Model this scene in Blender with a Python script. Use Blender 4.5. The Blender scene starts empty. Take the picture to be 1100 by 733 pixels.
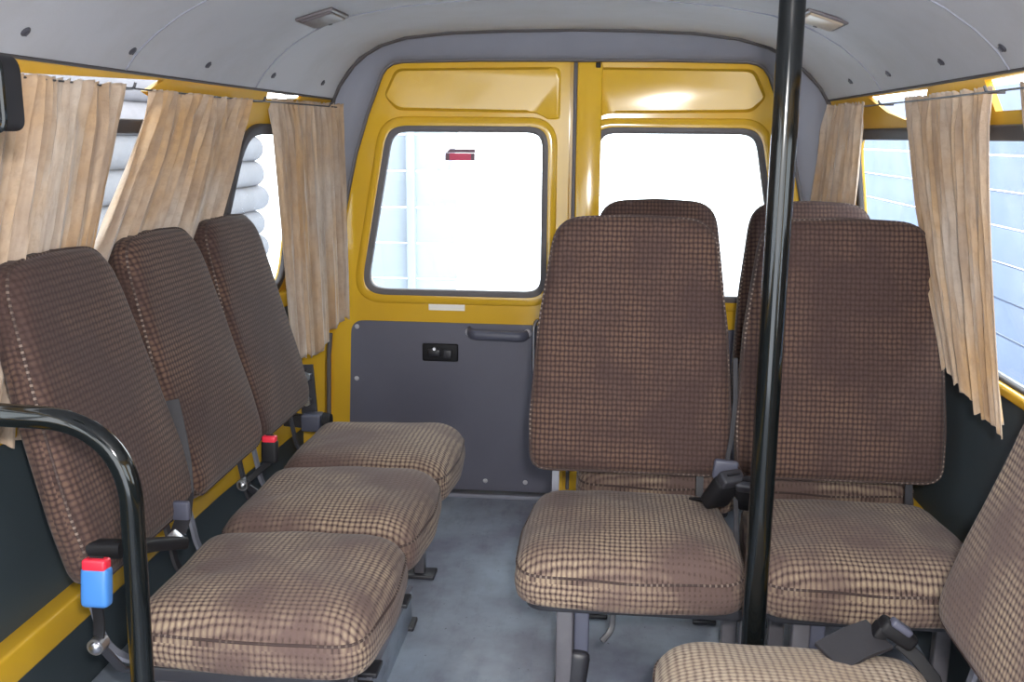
import bpy, bmesh, math, random
from mathutils import Vector, Matrix
random.seed(7)
PI = math.pi
col = bpy.context.scene.collection
CX0 = -0.13                      # centre line of the bus

# ------------------------------------------------------------------ camera
f_px, cx, cy, vpx, vpy, CAMH, ro = 1065., 550., 366.5, 655., 148., 1.23, math.radians(.5)
a_, b_ = (vpx-cx)/f_px, (cy-vpy)/f_px
a0, b0 = a_*math.cos(ro)-b_*math.sin(ro), a_*math.sin(ro)+b_*math.cos(ro)
th = math.atan(b0); ps = math.atan(a0*math.cos(th))
Fw = Vector((-math.sin(ps)*math.cos(th), math.cos(ps)*math.cos(th), -math.sin(th)))
Rt = Vector((math.cos(ps), math.sin(ps), 0)); Up = Rt.cross(Fw)
R2 = Rt*math.cos(ro)+Up*math.sin(ro); U2 = Up*math.cos(ro)-Rt*math.sin(ro)
cd = bpy.data.cameras.new('camera'); cam = bpy.data.objects.new('camera', cd); col.objects.link(cam)
cd.sensor_width = 36; cd.lens = f_px/1100*36; cd.clip_start = .02
M = Matrix((R2, U2, -Fw)).transposed().to_4x4(); M.translation = (0, 0, CAMH); cam.matrix_world = M
bpy.context.scene.camera = cam

# ------------------------------------------------------------------ materials
def S(*c):                       # sRGB 0-255 -> linear
    return tuple(((v/255)/12.92 if v/255 < .04045 else ((v/255+.055)/1.055)**2.4) for v in c)+(1,)
class NT:
    def __init__(s, name):
        s.m = bpy.data.materials.new(name); s.m.use_nodes = True; s.t = s.m.node_tree
        s.p = s.t.nodes['Principled BSDF']; s.out = s.t.nodes['Material Output']
    def n(s, typ, ins=None, **kw):
        nd = s.t.nodes.new(typ)
        for k, v in kw.items(): setattr(nd, k, v)
        for k, v in (ins or {}).items():
            if hasattr(v, 'is_output') or isinstance(v, bpy.types.NodeSocket): s.t.links.new(v, nd.inputs[k])
            else: nd.inputs[k].default_value = v
        return nd
    def math(s, op, a, b=0.):
        return s.n('ShaderNodeMath', {0: a, 1: b}, operation=op).outputs[0]
    def mix(s, fac, a, b):
        nd = s.n('ShaderNodeMix', {}, data_type='RGBA')
        for k, v in ((0, fac), (6, a), (7, b)):
            if isinstance(v, bpy.types.NodeSocket): s.t.links.new(v, nd.inputs[k])
            else: nd.inputs[k].default_value = v
        return nd.outputs[2]
    def noise(s, scale, vec=None, detail=3., rough=.55):
        d = {'Scale': scale, 'Detail': detail, 'Roughness': rough}
        if vec is not None: d['Vector'] = vec
        return s.n('ShaderNodeTexNoise', d).outputs['Fac']
    def ramp(s, fac, lo, hi):
        return s.n('ShaderNodeMapRange', {'Value': fac, 'From Min': lo, 'From Max': hi}).outputs[0]
    def set(s, **kw):
        for k, v in kw.items():
            k = k.replace('_', ' ')
            if isinstance(v, bpy.types.NodeSocket): s.t.links.new(v, s.p.inputs[k])
            else: s.p.inputs[k].default_value = v
        return s
    def bump(s, h, strength, dist=.002):
        b = s.n('ShaderNodeBump', {'Height': h, 'Strength': strength, 'Distance': dist})
        s.t.links.new(b.outputs[0], s.p.inputs['Normal'])

def simple(name, c, rough=.5, metal=0., var=.12, scale=9., bump=0., spec=.5):
    t = NT(name); g = t.n('ShaderNodeTexCoord').outputs['Object']
    n = t.noise(scale, g, 4)
    d = tuple(v*(1-var) for v in c[:3])+(1,); l = tuple(min(1, v*(1+var)) for v in c[:3])+(1,)
    t.set(Base_Color=t.mix(n, d, l), Roughness=rough, Metallic=metal, Specular_IOR_Level=spec)
    if bump: t.bump(t.noise(300, g, 2), bump, .001)
    return t.m

YELLOW = simple('yellow_paint', S(216, 172, 50), .12, var=.10, scale=4)
YELLOWW = simple('yellow_body_sheet', S(206, 160, 44), .5, var=.10, scale=4)
GREYPANEL = simple('grey_door_board', S(92, 92, 106), .5, var=.08, bump=.15)
DARKPANEL = simple('dark_side_board', S(58, 68, 74), .55, var=.1, bump=.15)
TRIM = simple('grey_trim_plastic', S(132, 134, 146), .5, var=.1, bump=.1)
RUBBER = simple('rubber', S(96, 92, 94), .6)
DGASK = simple('dark_rubber', S(64, 60, 62), .6)
BLACK = simple('black_gloss_paint', S(14, 17, 18), .09, var=.2, scale=30)
BLKPL = simple('black_plastic', S(25, 25, 29), .6, spec=.3)
GREYPL = simple('grey_plastic', S(82, 84, 100), .45)
FRAME = simple('frame_paint', S(48, 48, 54), .4, var=.2, scale=20)
LEGM = simple('leg_paint', S(96, 94, 100), .35, var=.25, scale=25)
BRSTEEL = simple('brushed_steel', S(112, 114, 126), .45)
STEEL = simple('steel', S(190, 190, 196), .28, 1., var=.15, scale=30)
RED = simple('red_plastic', S(222, 44, 66), .35)
BLUE = simple('blue_plastic', S(66, 126, 198), .4)
WHITEP = simple('white_sticker', S(240, 236, 226), .5, var=.03)
def film(name, c):
    t = NT(name); t.set(Base_Color=c, Roughness=.5)
    tr = t.n('ShaderNodeBsdfTranslucent', {'Color': c})
    mx = t.n('ShaderNodeMixShader', {0: .35, 1: t.p.outputs[0], 2: tr.outputs[0]}); t.t.links.new(mx.outputs[0], t.out.inputs[0]); return t.m
PINK = film('pink_print', S(214, 96, 128)); GREYPR = film('grey_print', S(140, 112, 126))
STRAP = simple('belt_webbing', S(44, 43, 48), .7, var=.2, scale=60)
SCREW = simple('screw_cap', S(64, 64, 72), .4)
PALESCREW = simple('pale_screw_cap', S(190, 190, 198), .3)
LENS = simple('lamp_lens', S(172, 156, 138), .3)
LAMPGREY = simple('lamp_grey', S(92, 86, 90), .45)

def fabric(name, k):
    t = NT(name)
    uv = t.n('ShaderNodeUVMap').outputs[0]
    ob = t.n('ShaderNodeTexCoord').outputs['Object']
    jit = t.n('ShaderNodeTexNoise', {'Vector': uv, 'Scale': 60., 'Detail': 2.}).outputs['Color']
    jv = t.n('ShaderNodeVectorMath', {0: t.n('ShaderNodeVectorMath', {0: jit, 1: (.5, .5, .5)}, operation='SUBTRACT').outputs[0], 1: (.006, .006, 0)}, operation='MULTIPLY').outputs[0]
    sp = t.n('ShaderNodeSeparateXYZ', {0: t.n('ShaderNodeVectorMath', {0: uv, 1: jv}, operation='ADD').outputs[0]})
    def cell(o, p):
        x = t.math('FRACT', t.math('DIVIDE', o, p))
        return t.math('MULTIPLY', t.math('ABSOLUTE', t.math('SUBTRACT', x, .5)), 2.)
    du, dv = cell(sp.outputs[0], .0100), cell(sp.outputs[1], .0118)
    r = t.math('POWER', t.math('ADD', t.math('POWER', du, 2.5), t.math('POWER', dv, 2.5)), .4)
    dot = t.n('ShaderNodeMapRange', {'Value': r, 'From Min': 1.0, 'From Max': .30}).outputs[0]
    hole = t.n('ShaderNodeMapRange', {'Value': t.math('MINIMUM', du, dv), 'From Min': .5, 'From Max': .85}).outputs[0]
    rv = t.n('ShaderNodeObjectInfo').outputs['Random']; off = t.n('ShaderNodeCombineXYZ', {0: t.math('MULTIPLY', rv, 37.), 1: t.math('MULTIPLY', rv, 91.)}).outputs[0]
    ov = t.n('ShaderNodeVectorMath', {0: ob, 1: off}, operation='ADD').outputs[0]
    big = t.noise(5.5, ov, 4); fine = t.noise(170, ob, 2)
    wear = t.ramp(big, .40, .62)
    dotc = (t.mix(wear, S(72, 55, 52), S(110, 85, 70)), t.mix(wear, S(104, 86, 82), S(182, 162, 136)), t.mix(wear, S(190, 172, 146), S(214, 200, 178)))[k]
    dotc = t.mix(t.math('MULTIPLY', fine, .5), dotc, S(96, 78, 72))
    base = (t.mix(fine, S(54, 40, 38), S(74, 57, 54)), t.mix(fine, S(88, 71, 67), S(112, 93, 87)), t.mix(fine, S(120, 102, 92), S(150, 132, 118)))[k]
    pat = t.math('ADD', .45, t.math('MULTIPLY', wear, .55))
    c = t.mix(t.math('MULTIPLY', dot, .95), base, dotc)
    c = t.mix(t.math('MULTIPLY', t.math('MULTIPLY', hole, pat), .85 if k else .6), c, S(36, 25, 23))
    t.set(Base_Color=c, Roughness=.85, Specular_IOR_Level=.2, Sheen_Weight=.1, Sheen_Roughness=.5)
    t.bump(t.math('ADD', dot, t.math('MULTIPLY', fine, .4)), .4, .0014)
    return t.m
CLOTH = fabric('woven_seat_cloth', 1); SHADECLOTH = fabric('woven_cloth_shaded', 0); FLASHCLOTH = fabric('flecked_cloth_flash_lit', 2)  # one cloth; backs painted darker for shade, corner seat lighter for flash
def pipe_mat():
    t = NT('stitched_piping'); uv = t.n('ShaderNodeUVMap').outputs[0]
    sp = t.n('ShaderNodeSeparateXYZ', {0: uv})
    x = t.math('FRACT', t.math('DIVIDE', sp.outputs[0], .011))
    d = t.math('GREATER_THAN', x, .62)
    nn = t.ramp(t.noise(7, t.n('ShaderNodeTexCoord').outputs['Object']), .45, .6)
    t.set(Base_Color=t.mix(t.math('MULTIPLY', d, nn), S(64, 49, 46), S(136, 120, 110)), Roughness=.8)
    return t.m
PIPE = pipe_mat()
def curtain_mat():
    t = NT('crushed_velvet'); ob = t.n('ShaderNodeTexCoord').outputs['UV']
    mp = t.n('ShaderNodeMapping', {'Vector': ob, 'Scale': (1, .10, 1)}).outputs[0]
    m2 = t.n('ShaderNodeMapping', {'Vector': ob, 'Scale': (1, .5, 1)}).outputs[0]
    b = t.ramp(t.noise(4.5, m2, 4, .6), .36, .64); st = t.ramp(t.noise(34, mp, 3, .6), .35, .7); cr = t.ramp(t.noise(70, m2, 3, .7), .45, .75)
    c = t.mix(b, S(206, 192, 178), S(202, 164, 118))
    c = t.mix(t.math('MULTIPLY', st, .7), c, S(132, 112, 100))
    c = t.mix(t.math('MULTIPLY', cr, .35), c, S(140, 116, 98))
    t.bump(t.math('ADD', st, cr), .35, .003)
    t.set(Base_Color=c, Roughness=.6, Sheen_Weight=.5, Specular_IOR_Level=.3)
    tr = t.n('ShaderNodeBsdfTranslucent', {'Color': c})
    mx = t.n('ShaderNodeMixShader', {0: .16, 1: t.p.outputs[0], 2: tr.outputs[0]})
    t.t.links.new(mx.outputs[0], t.out.inputs[0])
    return t.m
VELVET = curtain_mat()
def liner_mat():
    t = NT('grey_headliner'); ob = t.n('ShaderNodeTexCoord').outputs['Object']
    st = t.ramp(t.noise(3.5, ob, 5, .65), .45, .75)
    c = t.mix(t.math('MULTIPLY', st, .35), S(178, 179, 185), S(152, 147, 146))
    t.set(Base_Color=c, Roughness=.75, Specular_IOR_Level=.3); t.bump(t.noise(220, ob, 2), .25, .001)
    return t.m
LINER = liner_mat()
def floor_mat():
    t = NT('worn_grey_linoleum'); ob = t.n('ShaderNodeTexCoord').outputs['Object']
    mp = t.n('ShaderNodeMapping', {'Vector': ob, 'Scale': (1, .35, 1)}).outputs[0]
    a = t.ramp(t.noise(2.6, ob, 5, .6), .36, .66); s = t.ramp(t.noise(24, mp, 4, .7), .5, .75)
    c = t.mix(a, S(122, 125, 142), S(166, 180, 196))
    c = t.mix(t.math('MULTIPLY', s, .18), c, S(110, 104, 104))
    sp = t.ramp(t.noise(75, ob, 1), .74, .78)
    c = t.mix(t.math('MULTIPLY', sp, .6), c, S(60, 52, 52))
    t.set(Base_Color=c, Roughness=t.ramp(s, -1, 2), Specular_IOR_Level=.5); t.bump(t.noise(90, ob, 3), .15, .001)
    return t.m
LINO = floor_mat()
def glass_mat():
    t = NT('window_glass')
    tr = t.n('ShaderNodeBsdfTransparent', {'Color': (.93, .96, .97, 1)})
    gl = t.n('ShaderNodeBsdfGlossy', {'Color': (1, 1, 1, 1), 'Roughness': .02})
    mx = t.n('ShaderNodeMixShader', {0: .05, 1: tr.outputs[0], 2: gl.outputs[0]})
    t.t.links.new(mx.outputs[0], t.out.inputs[0]); return t.m
GLASS = glass_mat()
LOG = simple('weathered_logs', S(120, 119, 123), .9, var=.25, scale=6)
SNOW = simple('snow', S(240, 244, 250), .8, var=.03, scale=2)
BLUEBOARD = simple('bluish_boards', S(104, 116, 140), .8, var=.2, scale=3)
BOARD = simple('pale_boards', S(166, 175, 186), .8, var=.12, scale=3)

# ------------------------------------------------------------------ mesh helpers
def mk(name, bm, mat, parent=None, smooth=True, loc=None):
    bmesh.ops.recalc_face_normals(bm, faces=bm.faces)
    me = bpy.data.meshes.new(name); bm.to_mesh(me); bm.free()
    o = bpy.data.objects.new(name, me); col.objects.link(o)
    for m_ in (mat if isinstance(mat, list) else [mat]): me.materials.append(m_)
    if smooth:
        for p in me.polygons: p.use_smooth = True
        me.set_sharp_from_angle(angle=math.radians(38))
    if parent is not None: o.parent = parent
    if loc is not None: o.location = loc
    return o
def empty(name, loc=(0, 0, 0), rz=0.):
    o = bpy.data.objects.new(name, None); col.objects.link(o); o.location = loc; o.rotation_euler[2] = rz
    o.empty_display_size = .1; return o
def tag(o, label, cat, group=None):
    o['label'] = label; o['category'] = cat
    if group: o['group'] = group
    return o
def struct(o, label=None):
    o['kind'] = 'structure'
    if label: o['label'] = label
    return o
def box(bm, c, s, rot=None, bev=0.):
    r = bmesh.ops.create_cube(bm, size=1.); vs = r['verts']
    m_ = Matrix.Translation(c) @ (rot.to_4x4() if rot is not None else Matrix()) @ Matrix.Diagonal((*s, 1))
    bmesh.ops.transform(bm, matrix=m_, verts=vs)
    if bev:
        es = list({e for v in vs for e in v.link_edges})
        bmesh.ops.bevel(bm, geom=es, offset=bev, segments=3, profile=.5, affect='EDGES')
def cyl(bm, p0, p1, r0, r1=None, n=20):
    p0, p1 = Vector(p0), Vector(p1); d = p1-p0
    r = bmesh.ops.create_cone(bm, cap_ends=True, segments=n, radius1=r0, radius2=r0 if r1 is None else r1, depth=d.length)
    q = Vector((0, 0, 1)).rotation_difference(d.normalized()).to_matrix().to_4x4()
    bmesh.ops.transform(bm, matrix=Matrix.Translation((p0+p1)/2) @ q, verts=r['verts'])
def ball(bm, c, s, n=16, rot=None):
    r = bmesh.ops.create_uvsphere(bm, u_segments=n, v_segments=n//2+2, radius=1.)
    m_ = Matrix.Translation(c) @ (rot.to_4x4() if rot is not None else Matrix()) @ Matrix.Diagonal((*s, 1))
    bmesh.ops.transform(bm, matrix=m_, verts=r['verts'])
def circ(r, n=14): return [(r*math.cos(2*PI*i/n), r*math.sin(2*PI*i/n)) for i in range(n)]
def rectp(w, h, b=0.):
    if not b: return [(-w/2, -h/2), (w/2, -h/2), (w/2, h/2), (-w/2, h/2)]
    return rpoly([(-w/2, -h/2), (w/2, -h/2), (w/2, h/2), (-w/2, h/2)], [b]*4, 3)
def sweep(bm, path, prof, closed=False, up=None, cap=True):
    """sweep a 2-D profile along a 3-D path; profile x = side, y = up; UV u = arc length"""
    P = [Vector(p) for p in path]; n = len(P); rings = []
    uvl = bm.loops.layers.uv.verify(); L = [0.]
    for i in range(1, n): L.append(L[-1]+(P[i]-P[i-1]).length)
    pu = None
    for i in range(n):
        if closed: t = P[(i+1) % n]-P[i-1]
        else: t = P[min(i+1, n-1)]-P[max(i-1, 0)]
        t.normalize()
        if up is not None: u = Vector(up)
        elif pu is None: u = Vector((0, 0, 1)) if abs(t.z) < .8 else Vector((0, 1, 0))
        else: u = pu
        s = t.cross(u).normalized(); u = s.cross(t).normalized(); pu = u
        rings.append([bm.verts.new(P[i]+s*a+u*b) for a, b in prof])
    m_ = len(prof)
    for i in range(n if closed else n-1):
        A, B = rings[i], rings[(i+1) % n]
        la = L[i]; lb = L[i+1] if i+1 < n else L[i]+(P[0]-P[i]).length
        for k in range(m_):
            fc = bm.faces.new((A[k], A[(k+1) % m_], B[(k+1) % m_], B[k]))
            for lp, uu in zip(fc.loops, ((la, k), (la, k+1), (lb, k+1), (lb, k))): lp[uvl].uv = (uu[0], uu[1]/m_)
    if cap and not closed:
        bm.faces.new(rings[0]); bm.faces.new(rings[-1][::-1])
def rpoly(pts, rad, seg=8):
    out = []; n = len(pts)
    for i in range(n):
        p, a, b = Vector(pts[i]), Vector(pts[i-1]), Vector(pts[(i+1) % n]); r = rad[i]
        if r <= 0: out.append(tuple(p)); continue
        d1, d2 = (a-p).normalized(), (b-p).normalized()
        ang = d1.angle(d2); t = min(r/math.tan(ang/2), .49*(a-p).length, .49*(b-p).length)
        p1, p2 = p+d1*t, p+d2*t
        for k in range(seg+1):          # quadratic arc
            s = k/seg; w = 1.0 if ang > 2.6 else 1.2
            q = (p1*(1-s)**2+p*(2*s*(1-s)*w)+p2*s*s)/((1-s)**2+2*s*(1-s)*w+s*s); out.append(tuple(q))
    return out
def resample(pts, n):
    P = [Vector(p) for p in pts]; P.append(P[0]); L = [0.]
    for i in range(1, len(P)): L.append(L[-1]+(P[i]-P[i-1]).length)
    out = []; j = 0
    for k in range(n):
        d = L[-1]*k/n
        while L[j+1] < d: j += 1
        s = (d-L[j])/max(1e-9, L[j+1]-L[j]); out.append(tuple(P[j].lerp(P[j+1], s)))
    return out
def arc3(pts, r, seg=8):
    """round the inner corners of an open 3-D path"""
    P = [Vector(p) for p in pts]; out = [P[0]]
    for i in range(1, len(P)-1):
        d1, d2 = (P[i-1]-P[i]).normalized(), (P[i+1]-P[i]).normalized()
        t = min(r, .49*(P[i-1]-P[i]).length, .49*(P[i+1]-P[i]).length)
        for k in range(seg+1):
            s = k/seg; w = .85
            q = ((P[i]+d1*t)*(1-s)**2+P[i]*(2*s*(1-s)*w)+(P[i]+d2*t)*s*s)/((1-s)**2+2*s*(1-s)*w+s*s); out.append(q)
    out.append(P[-1]); return out
def plate(bm, outer, holes, fn, thick):
    """flat plate with holes; (u,v) -> 3-D through fn(u, v, depth)"""
    b2 = bmesh.new(); edges = []; loops = []
    for lp in [outer]+holes:
        vs = [b2.verts.new((u, v, 0)) for u, v in lp]; loops.append(vs)
        edges += [b2.edges.new((vs[i], vs[(i+1) % len(vs)])) for i in range(len(vs))]
    bmesh.ops.triangle_fill(b2, use_beauty=True, use_dissolve=False, edges=edges, normal=(0, 0, 1))
    b2.verts.index_update()
    V0 = {}; V1 = {}
    for v in b2.verts:
        V0[v.index] = bm.verts.new(fn(v.co.x, v.co.y, 0)); V1[v.index] = bm.verts.new(fn(v.co.x, v.co.y, thick))
    for fc in b2.faces:
        ids = [v.index for v in fc.verts]
        bm.faces.new([V0[i] for i in ids]); bm.faces.new([V1[i] for i in reversed(ids)])
    for vs in loops:
        for i in range(len(vs)):
            a, b = vs[i].index, vs[(i+1) % len(vs)].index
            bm.faces.new((V0[a], V0[b], V1[b], V1[a]))
    b2.free()
def slab(outline, T, r_top, r_bot, dome, wrinkle=None, N=120):
    """upholstered pad: outline in the x-y plane, soft face towards +z, UVs in metres"""
    O = resample(outline, N); c = Vector((sum(p[0] for p in O)/N, sum(p[1] for p in O)/N))
    bm = bmesh.new(); uvl = bm.loops.layers.uv.verify(); hw = .2
    L = [0.]
    for i in range(N): L.append(L[-1]+(Vector(O[(i+1) % N])-Vector(O[i])).length)
    rings = []                                   # (scale, z, dome?)
    def topz(s): 
        s0 = 1-r_top/hw
        z = T-r_top+(r_top*math.sqrt(max(0, 1-((s-s0)/(1-s0))**2)) if s > s0 else r_top)
        return z+dome*(1-s**2.2)
    for s in (.0001, .12, .24, .36, .48, .58, .67, .75, .82, .875, .915, .945, .968, .985, .996, 1.): rings.append((s, topz(s), True))
    nt = len(rings)
    for k in range(1, 5): rings.append((1.+.012*math.sin(PI*k/5), (T-r_top)*(1-k/5)+r_bot*k/5, False))
    for k in range(0, 5):
        a = k/4*PI/2; rings.append((1-r_bot/hw*(1-math.cos(a)), r_bot*(1-math.sin(a)), False))
    for s in (.6, .3, .0001): rings.append((s, 0., False))
    V = []
    for s, z, top in rings:
        row = []
        for p in O:
            x, y = c.x+(p[0]-c.x)*s, c.y+(p[1]-c.y)*s
            row.append(bm.verts.new((x, y, z+(wrinkle(x, y, s) if (wrinkle and top) else 0))))
        V.append(row)
    for i in range(len(V)-1):
        for k in range(N):
            k2 = (k+1) % N; q = (V[i][k], V[i][k2], V[i+1][k2], V[i+1][k]); fc = bm.faces.new(q)
            if i < nt-1 or i > nt+3:
                for lp in fc.loops: lp[uvl].uv = (lp.vert.co.x, lp.vert.co.y)
            else:
                for lp, (la, zz) in zip(fc.loops, ((L[k], rings[i][1]), (L[k+1], rings[i][1]), (L[k+1], rings[i+1][1]), (L[k], rings[i+1][1]))): lp[uvl].uv = (la, zz)
    bmesh.ops.remove_doubles(bm, verts=V[0]+V[-1], dist=.0005)
    edge = [(c.x+(p[0]-c.x)*.992, c.y+(p[1]-c.y)*.992, topz(.992)+(wrinkle(p[0], p[1], 1.) if wrinkle else 0)) for p in O]
    return bm, edge
def dup(root, loc, rz, label, group=None):
    r = root.copy(); col.objects.link(r); r.location = loc; r.rotation_euler = (0, 0, rz); r['label'] = label
    if group: r['group'] = group
    def rec(a, b):
        for ch in a.children:
            d = ch.copy(); col.objects.link(d); d.parent = b; d.matrix_parent_inverse = ch.matrix_parent_inverse.copy(); rec(ch, d)
    rec(root, r); return r

# ------------------------------------------------------------------ body shell
def lerp(a, b, t): return a+(b-a)*t
def pw(x, pts):
    if x <= pts[0][0]: return pts[0][1]
    for (x0, y0), (x1, y1) in zip(pts, pts[1:]):
        if x <= x1: return lerp(y0, y1, (x-x0)/(x1-x0))
    return pts[-1][1]
def tap(y): return max(0., min(1., (y-2.45)/.85))
def half(y, z, side=-1):
    w = pw(z, [(0, .935), (.75, .93), (1.36, .843)])
    return w-tap(y)*(1. if side < 0 else .45)*pw(z, [(0, .035), (.6, .04), (1.36, .095)])
def wx(side, y, z, d=0.): return CX0+side*(half(y, z, side)+d)
Y0, Y1 = -1.7, 3.3

bm = bmesh.new(); box(bm, (CX0, .82, -.02), (1.92, 5.04, .04)); struct(mk('floor', bm, LINO, smooth=False))

SL = {-1: [[(2.08, 1.318), (2.16, 1.345), (2.66, 1.345), (2.60, 1.302)], [(2.74, 1.328), (2.74, 1.345), (2.98, 1.345), (2.96, 1.335)]],
      1: [[(2.46, 1.262), (2.40, 1.345), (2.86, 1.345), (2.70, 1.30)], [(1.87, 1.285), (1.85, 1.348), (2.05, 1.345), (2.00, 1.285)]]}
CAB = [rpoly([(-1.35, .76), (.2, .76), (.2, 1.245), (-1.05, 1.245)], [.09]*4)]
WIN = {-1: [rpoly([(.6, .76), (2.36, .76), (2.46, 1.245), (.6, 1.245)], [.09]*4), rpoly([(2.49, .76), (3.02, .76), (2.98, 1.245), (2.62, 1.245)], [.09, .09, .09, .13])]+CAB,
       1: [rpoly([(.6, .755), (2.12, .755), (2.12, 1.245), (.6, 1.245)], [.09]*4), rpoly([(2.30, .755), (3.02, .755), (2.98, 1.245), (2.36, 1.245)], [.09, .09, .09, .09])]+CAB}
SPL = {-1: 2.475, 1: 2.22}
wn = 0
for side, nm in ((-1, 'left'), (1, 'right')):
    root = struct(empty('wall_'+nm))
    fn = lambda u, v, d, s=side: (wx(s, u, v, d), u, v)
    # lower board
    bm = bmesh.new(); ys = [Y0, -.6, .6, 1.2, 1.8, 2.4, 2.7, 3.0, 3.3]; zs = [0, .25, .5, .705 if side < 0 else .74]
    g = [[bm.verts.new(fn(y, z, -.006)) for z in zs] for y in ys]; g2 = [[bm.verts.new(fn(y, z, .03)) for z in zs] for y in ys]
    for i in range(len(ys)-1):
        for k in range(len(zs)-1):
            bm.faces.new((g[i][k], g[i+1][k], g[i+1][k+1], g[i][k+1])); bm.faces.new((g2[i][k], g2[i+1][k], g2[i+1][k+1], g2[i][k+1]))
        bm.faces.new((g[i][-1], g[i+1][-1], g2[i+1][-1], g2[i][-1]))
    mk('lower_board', bm, DARKPANEL, root)
    # upper yellow sheet with window openings and slots, split at the pillar
    bm = bmesh.new(); sp = SPL[side]; sl = SL[side]
    def cutl(l, lo, hi): return [h for h in l if lo <= sum(p[0] for p in h)/len(h) < hi]
    plate(bm, [(Y0, .70), (sp, .70), (sp, 1.36), (Y0, 1.36)], [WIN[side][0], WIN[side][2]]+cutl(sl, 0, sp), fn, .014)
    plate(bm, [(sp, .70), (3.3, .70), (3.3, 1.36), (sp, 1.36)], [WIN[side][1]]+cutl(sl, sp, 9), fn, .014)
    mk('window_surround', bm, YELLOWW, root, smooth=False)
    # sill fold under the windows and side rail near the floor
    bm = bmesh.new(); sweep(bm, [fn(y, .722 if side < 0 else .752, -.012) for y in (Y0, 1., 2., 2.45, 2.9, 3.28)], rectp(.03, .05 if side < 0 else .022, .008), up=(0, 0, 1)); mk('window_sill', bm, YELLOW, root)
    bm = bmesh.new(); sweep(bm, [fn(y, .305, -.02) for y in (Y0, 1., 2., 2.45, 2.9, 3.28)], rectp(.05, .066, .008), up=(0, 0, 1)); mk('side_rail', bm, YELLOW, root)
    for w in WIN[side]:
        wn += 1; wr = struct(empty('window_%d' % wn))
        bm = bmesh.new(); sweep(bm, [fn(u, v, -.004) for u, v in w], rectp(.030, .016, .006), closed=True, up=(side, 0, .14)); mk('gasket', bm, DGASK, wr)
        bm = bmesh.new(); plate(bm, w, [], lambda u, v, d, s=side: (wx(s, u, v, d+.005), u, v), .004); mk('glass_pane', bm, GLASS, wr, smooth=False)

# roof liner
FR = [(.82, 1.352), (.795, 1.385), (.755, 1.42), (.70, 1.457), (.62, 1.497), (.52, 1.526), (.38, 1.546), (.2, 1.556), (0, 1.56)]
RE = [(.745, 1.345), (.728, 1.385), (.70, 1.43), (.66, 1.475), (.60, 1.512), (.52, 1.536), (.38, 1.55), (.2, 1.556), (0, 1.558)]
def prof_at(y, side=-1):
    t = tap(y)*(1. if side < 0 else .45); return [(lerp(a[0], b[0], t), lerp(a[1], b[1], t)) for a, b in zip(FR, RE)]
def liner_pt(side, y, s):
    """s = arc parameter 0 (lower edge) .. 8 (centre)"""
    P = prof_at(y, side); i = min(7, int(s)); t = s-i
    return Vector((CX0+side*lerp(P[i][0], P[i+1][0], t), y, lerp(P[i][1], P[i+1][1], t)))
def liner_n(side, y, s):
    a = liner_pt(side, y, max(0, s-.3)); b = liner_pt(side, y, min(8, s+.3)); d = (b-a).normalized()
    n = d.cross(Vector((0, 1, 0))); 
    return n if n.z < 0 else -n
YE = 3.2
bm = bmesh.new(); ys = [Y0+(YE-Y0)*i/40 for i in range(41)]
ss = [i*.5 for i in range(17)]
rows = []; rows2 = []
for y in ys:
    r = [liner_pt(-1, y, s) for s in ss]+[liner_pt(1, y, s) for s in reversed(ss[:-1])]
    rows.append([bm.verts.new(p) for p in r]); rows2.append([bm.verts.new(p+Vector((.012 if p.x > CX0 else -.012, 0, .018))) for p in r])
for i in range(len(ys)-1):
    for k in range(len(rows[0])-1):
        bm.faces.new((rows[i][k], rows[i][k+1], rows[i+1][k+1], rows[i+1][k])); bm.faces.new((rows2[i][k], rows2[i+1][k], rows2[i+1][k+1], rows2[i][k+1]))
    for k in (0, -1): bm.faces.new((rows[i][k], rows[i+1][k], rows2[i+1][k], rows2[i][k]))
for i in (0, -1):
    for k in range(len(rows[0])-1): bm.faces.new((rows[i][k], rows[i][k+1], rows2[i][k+1], rows2[i][k]))
ceiling = struct(mk('ceiling', bm, LINER))
for side in (-1, 1):
    for y in ([1.2, 1.55, 1.91, 2.28, 2.68, 3.05] if side < 0 else [1.5, 1.83, 2.15, 2.53, 2.86]):
        p = liner_pt(side, y, 1.05); n = liner_n(side, y, 1.05)
        bm = bmesh.new(); q = Vector((0, 0, 1)).rotation_difference(n).to_matrix()
        ball(bm, p+n*.001, (.0095, .0095, .004), 14, q); box(bm, p+n*.005, (.011, .002, .002), q); mk('screw_cap', bm, SCREW, ceiling)
    for y0, bend in ((1.93, 0.), (2.62, -.16)) if side < 0 else ((1.86, 0.), (2.66, -.2)):
        bm = bmesh.new(); pts = []
        for k in range(20):
            s = 8*k/19; y = y0+bend*(s/8)**2; pts.append(liner_pt(side, y, s)+liner_n(side, y, s)*.0005)
        sweep(bm, pts, rectp(.004, .003), up=(0, 1, 0)); mk('liner_seam', bm, TRIM, ceiling)
    bm = bmesh.new(); sweep(bm, [liner_pt(side, y, 0)+Vector((0, 0, -.003)) for y in ys], circ(.0032, 10)); mk('edge_strip', bm, DGASK, ceiling)
# front bulkhead closing the roof void above the walls
for side, nm, in ((-1, 'left'), (1, 'right')):
    pass

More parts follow.
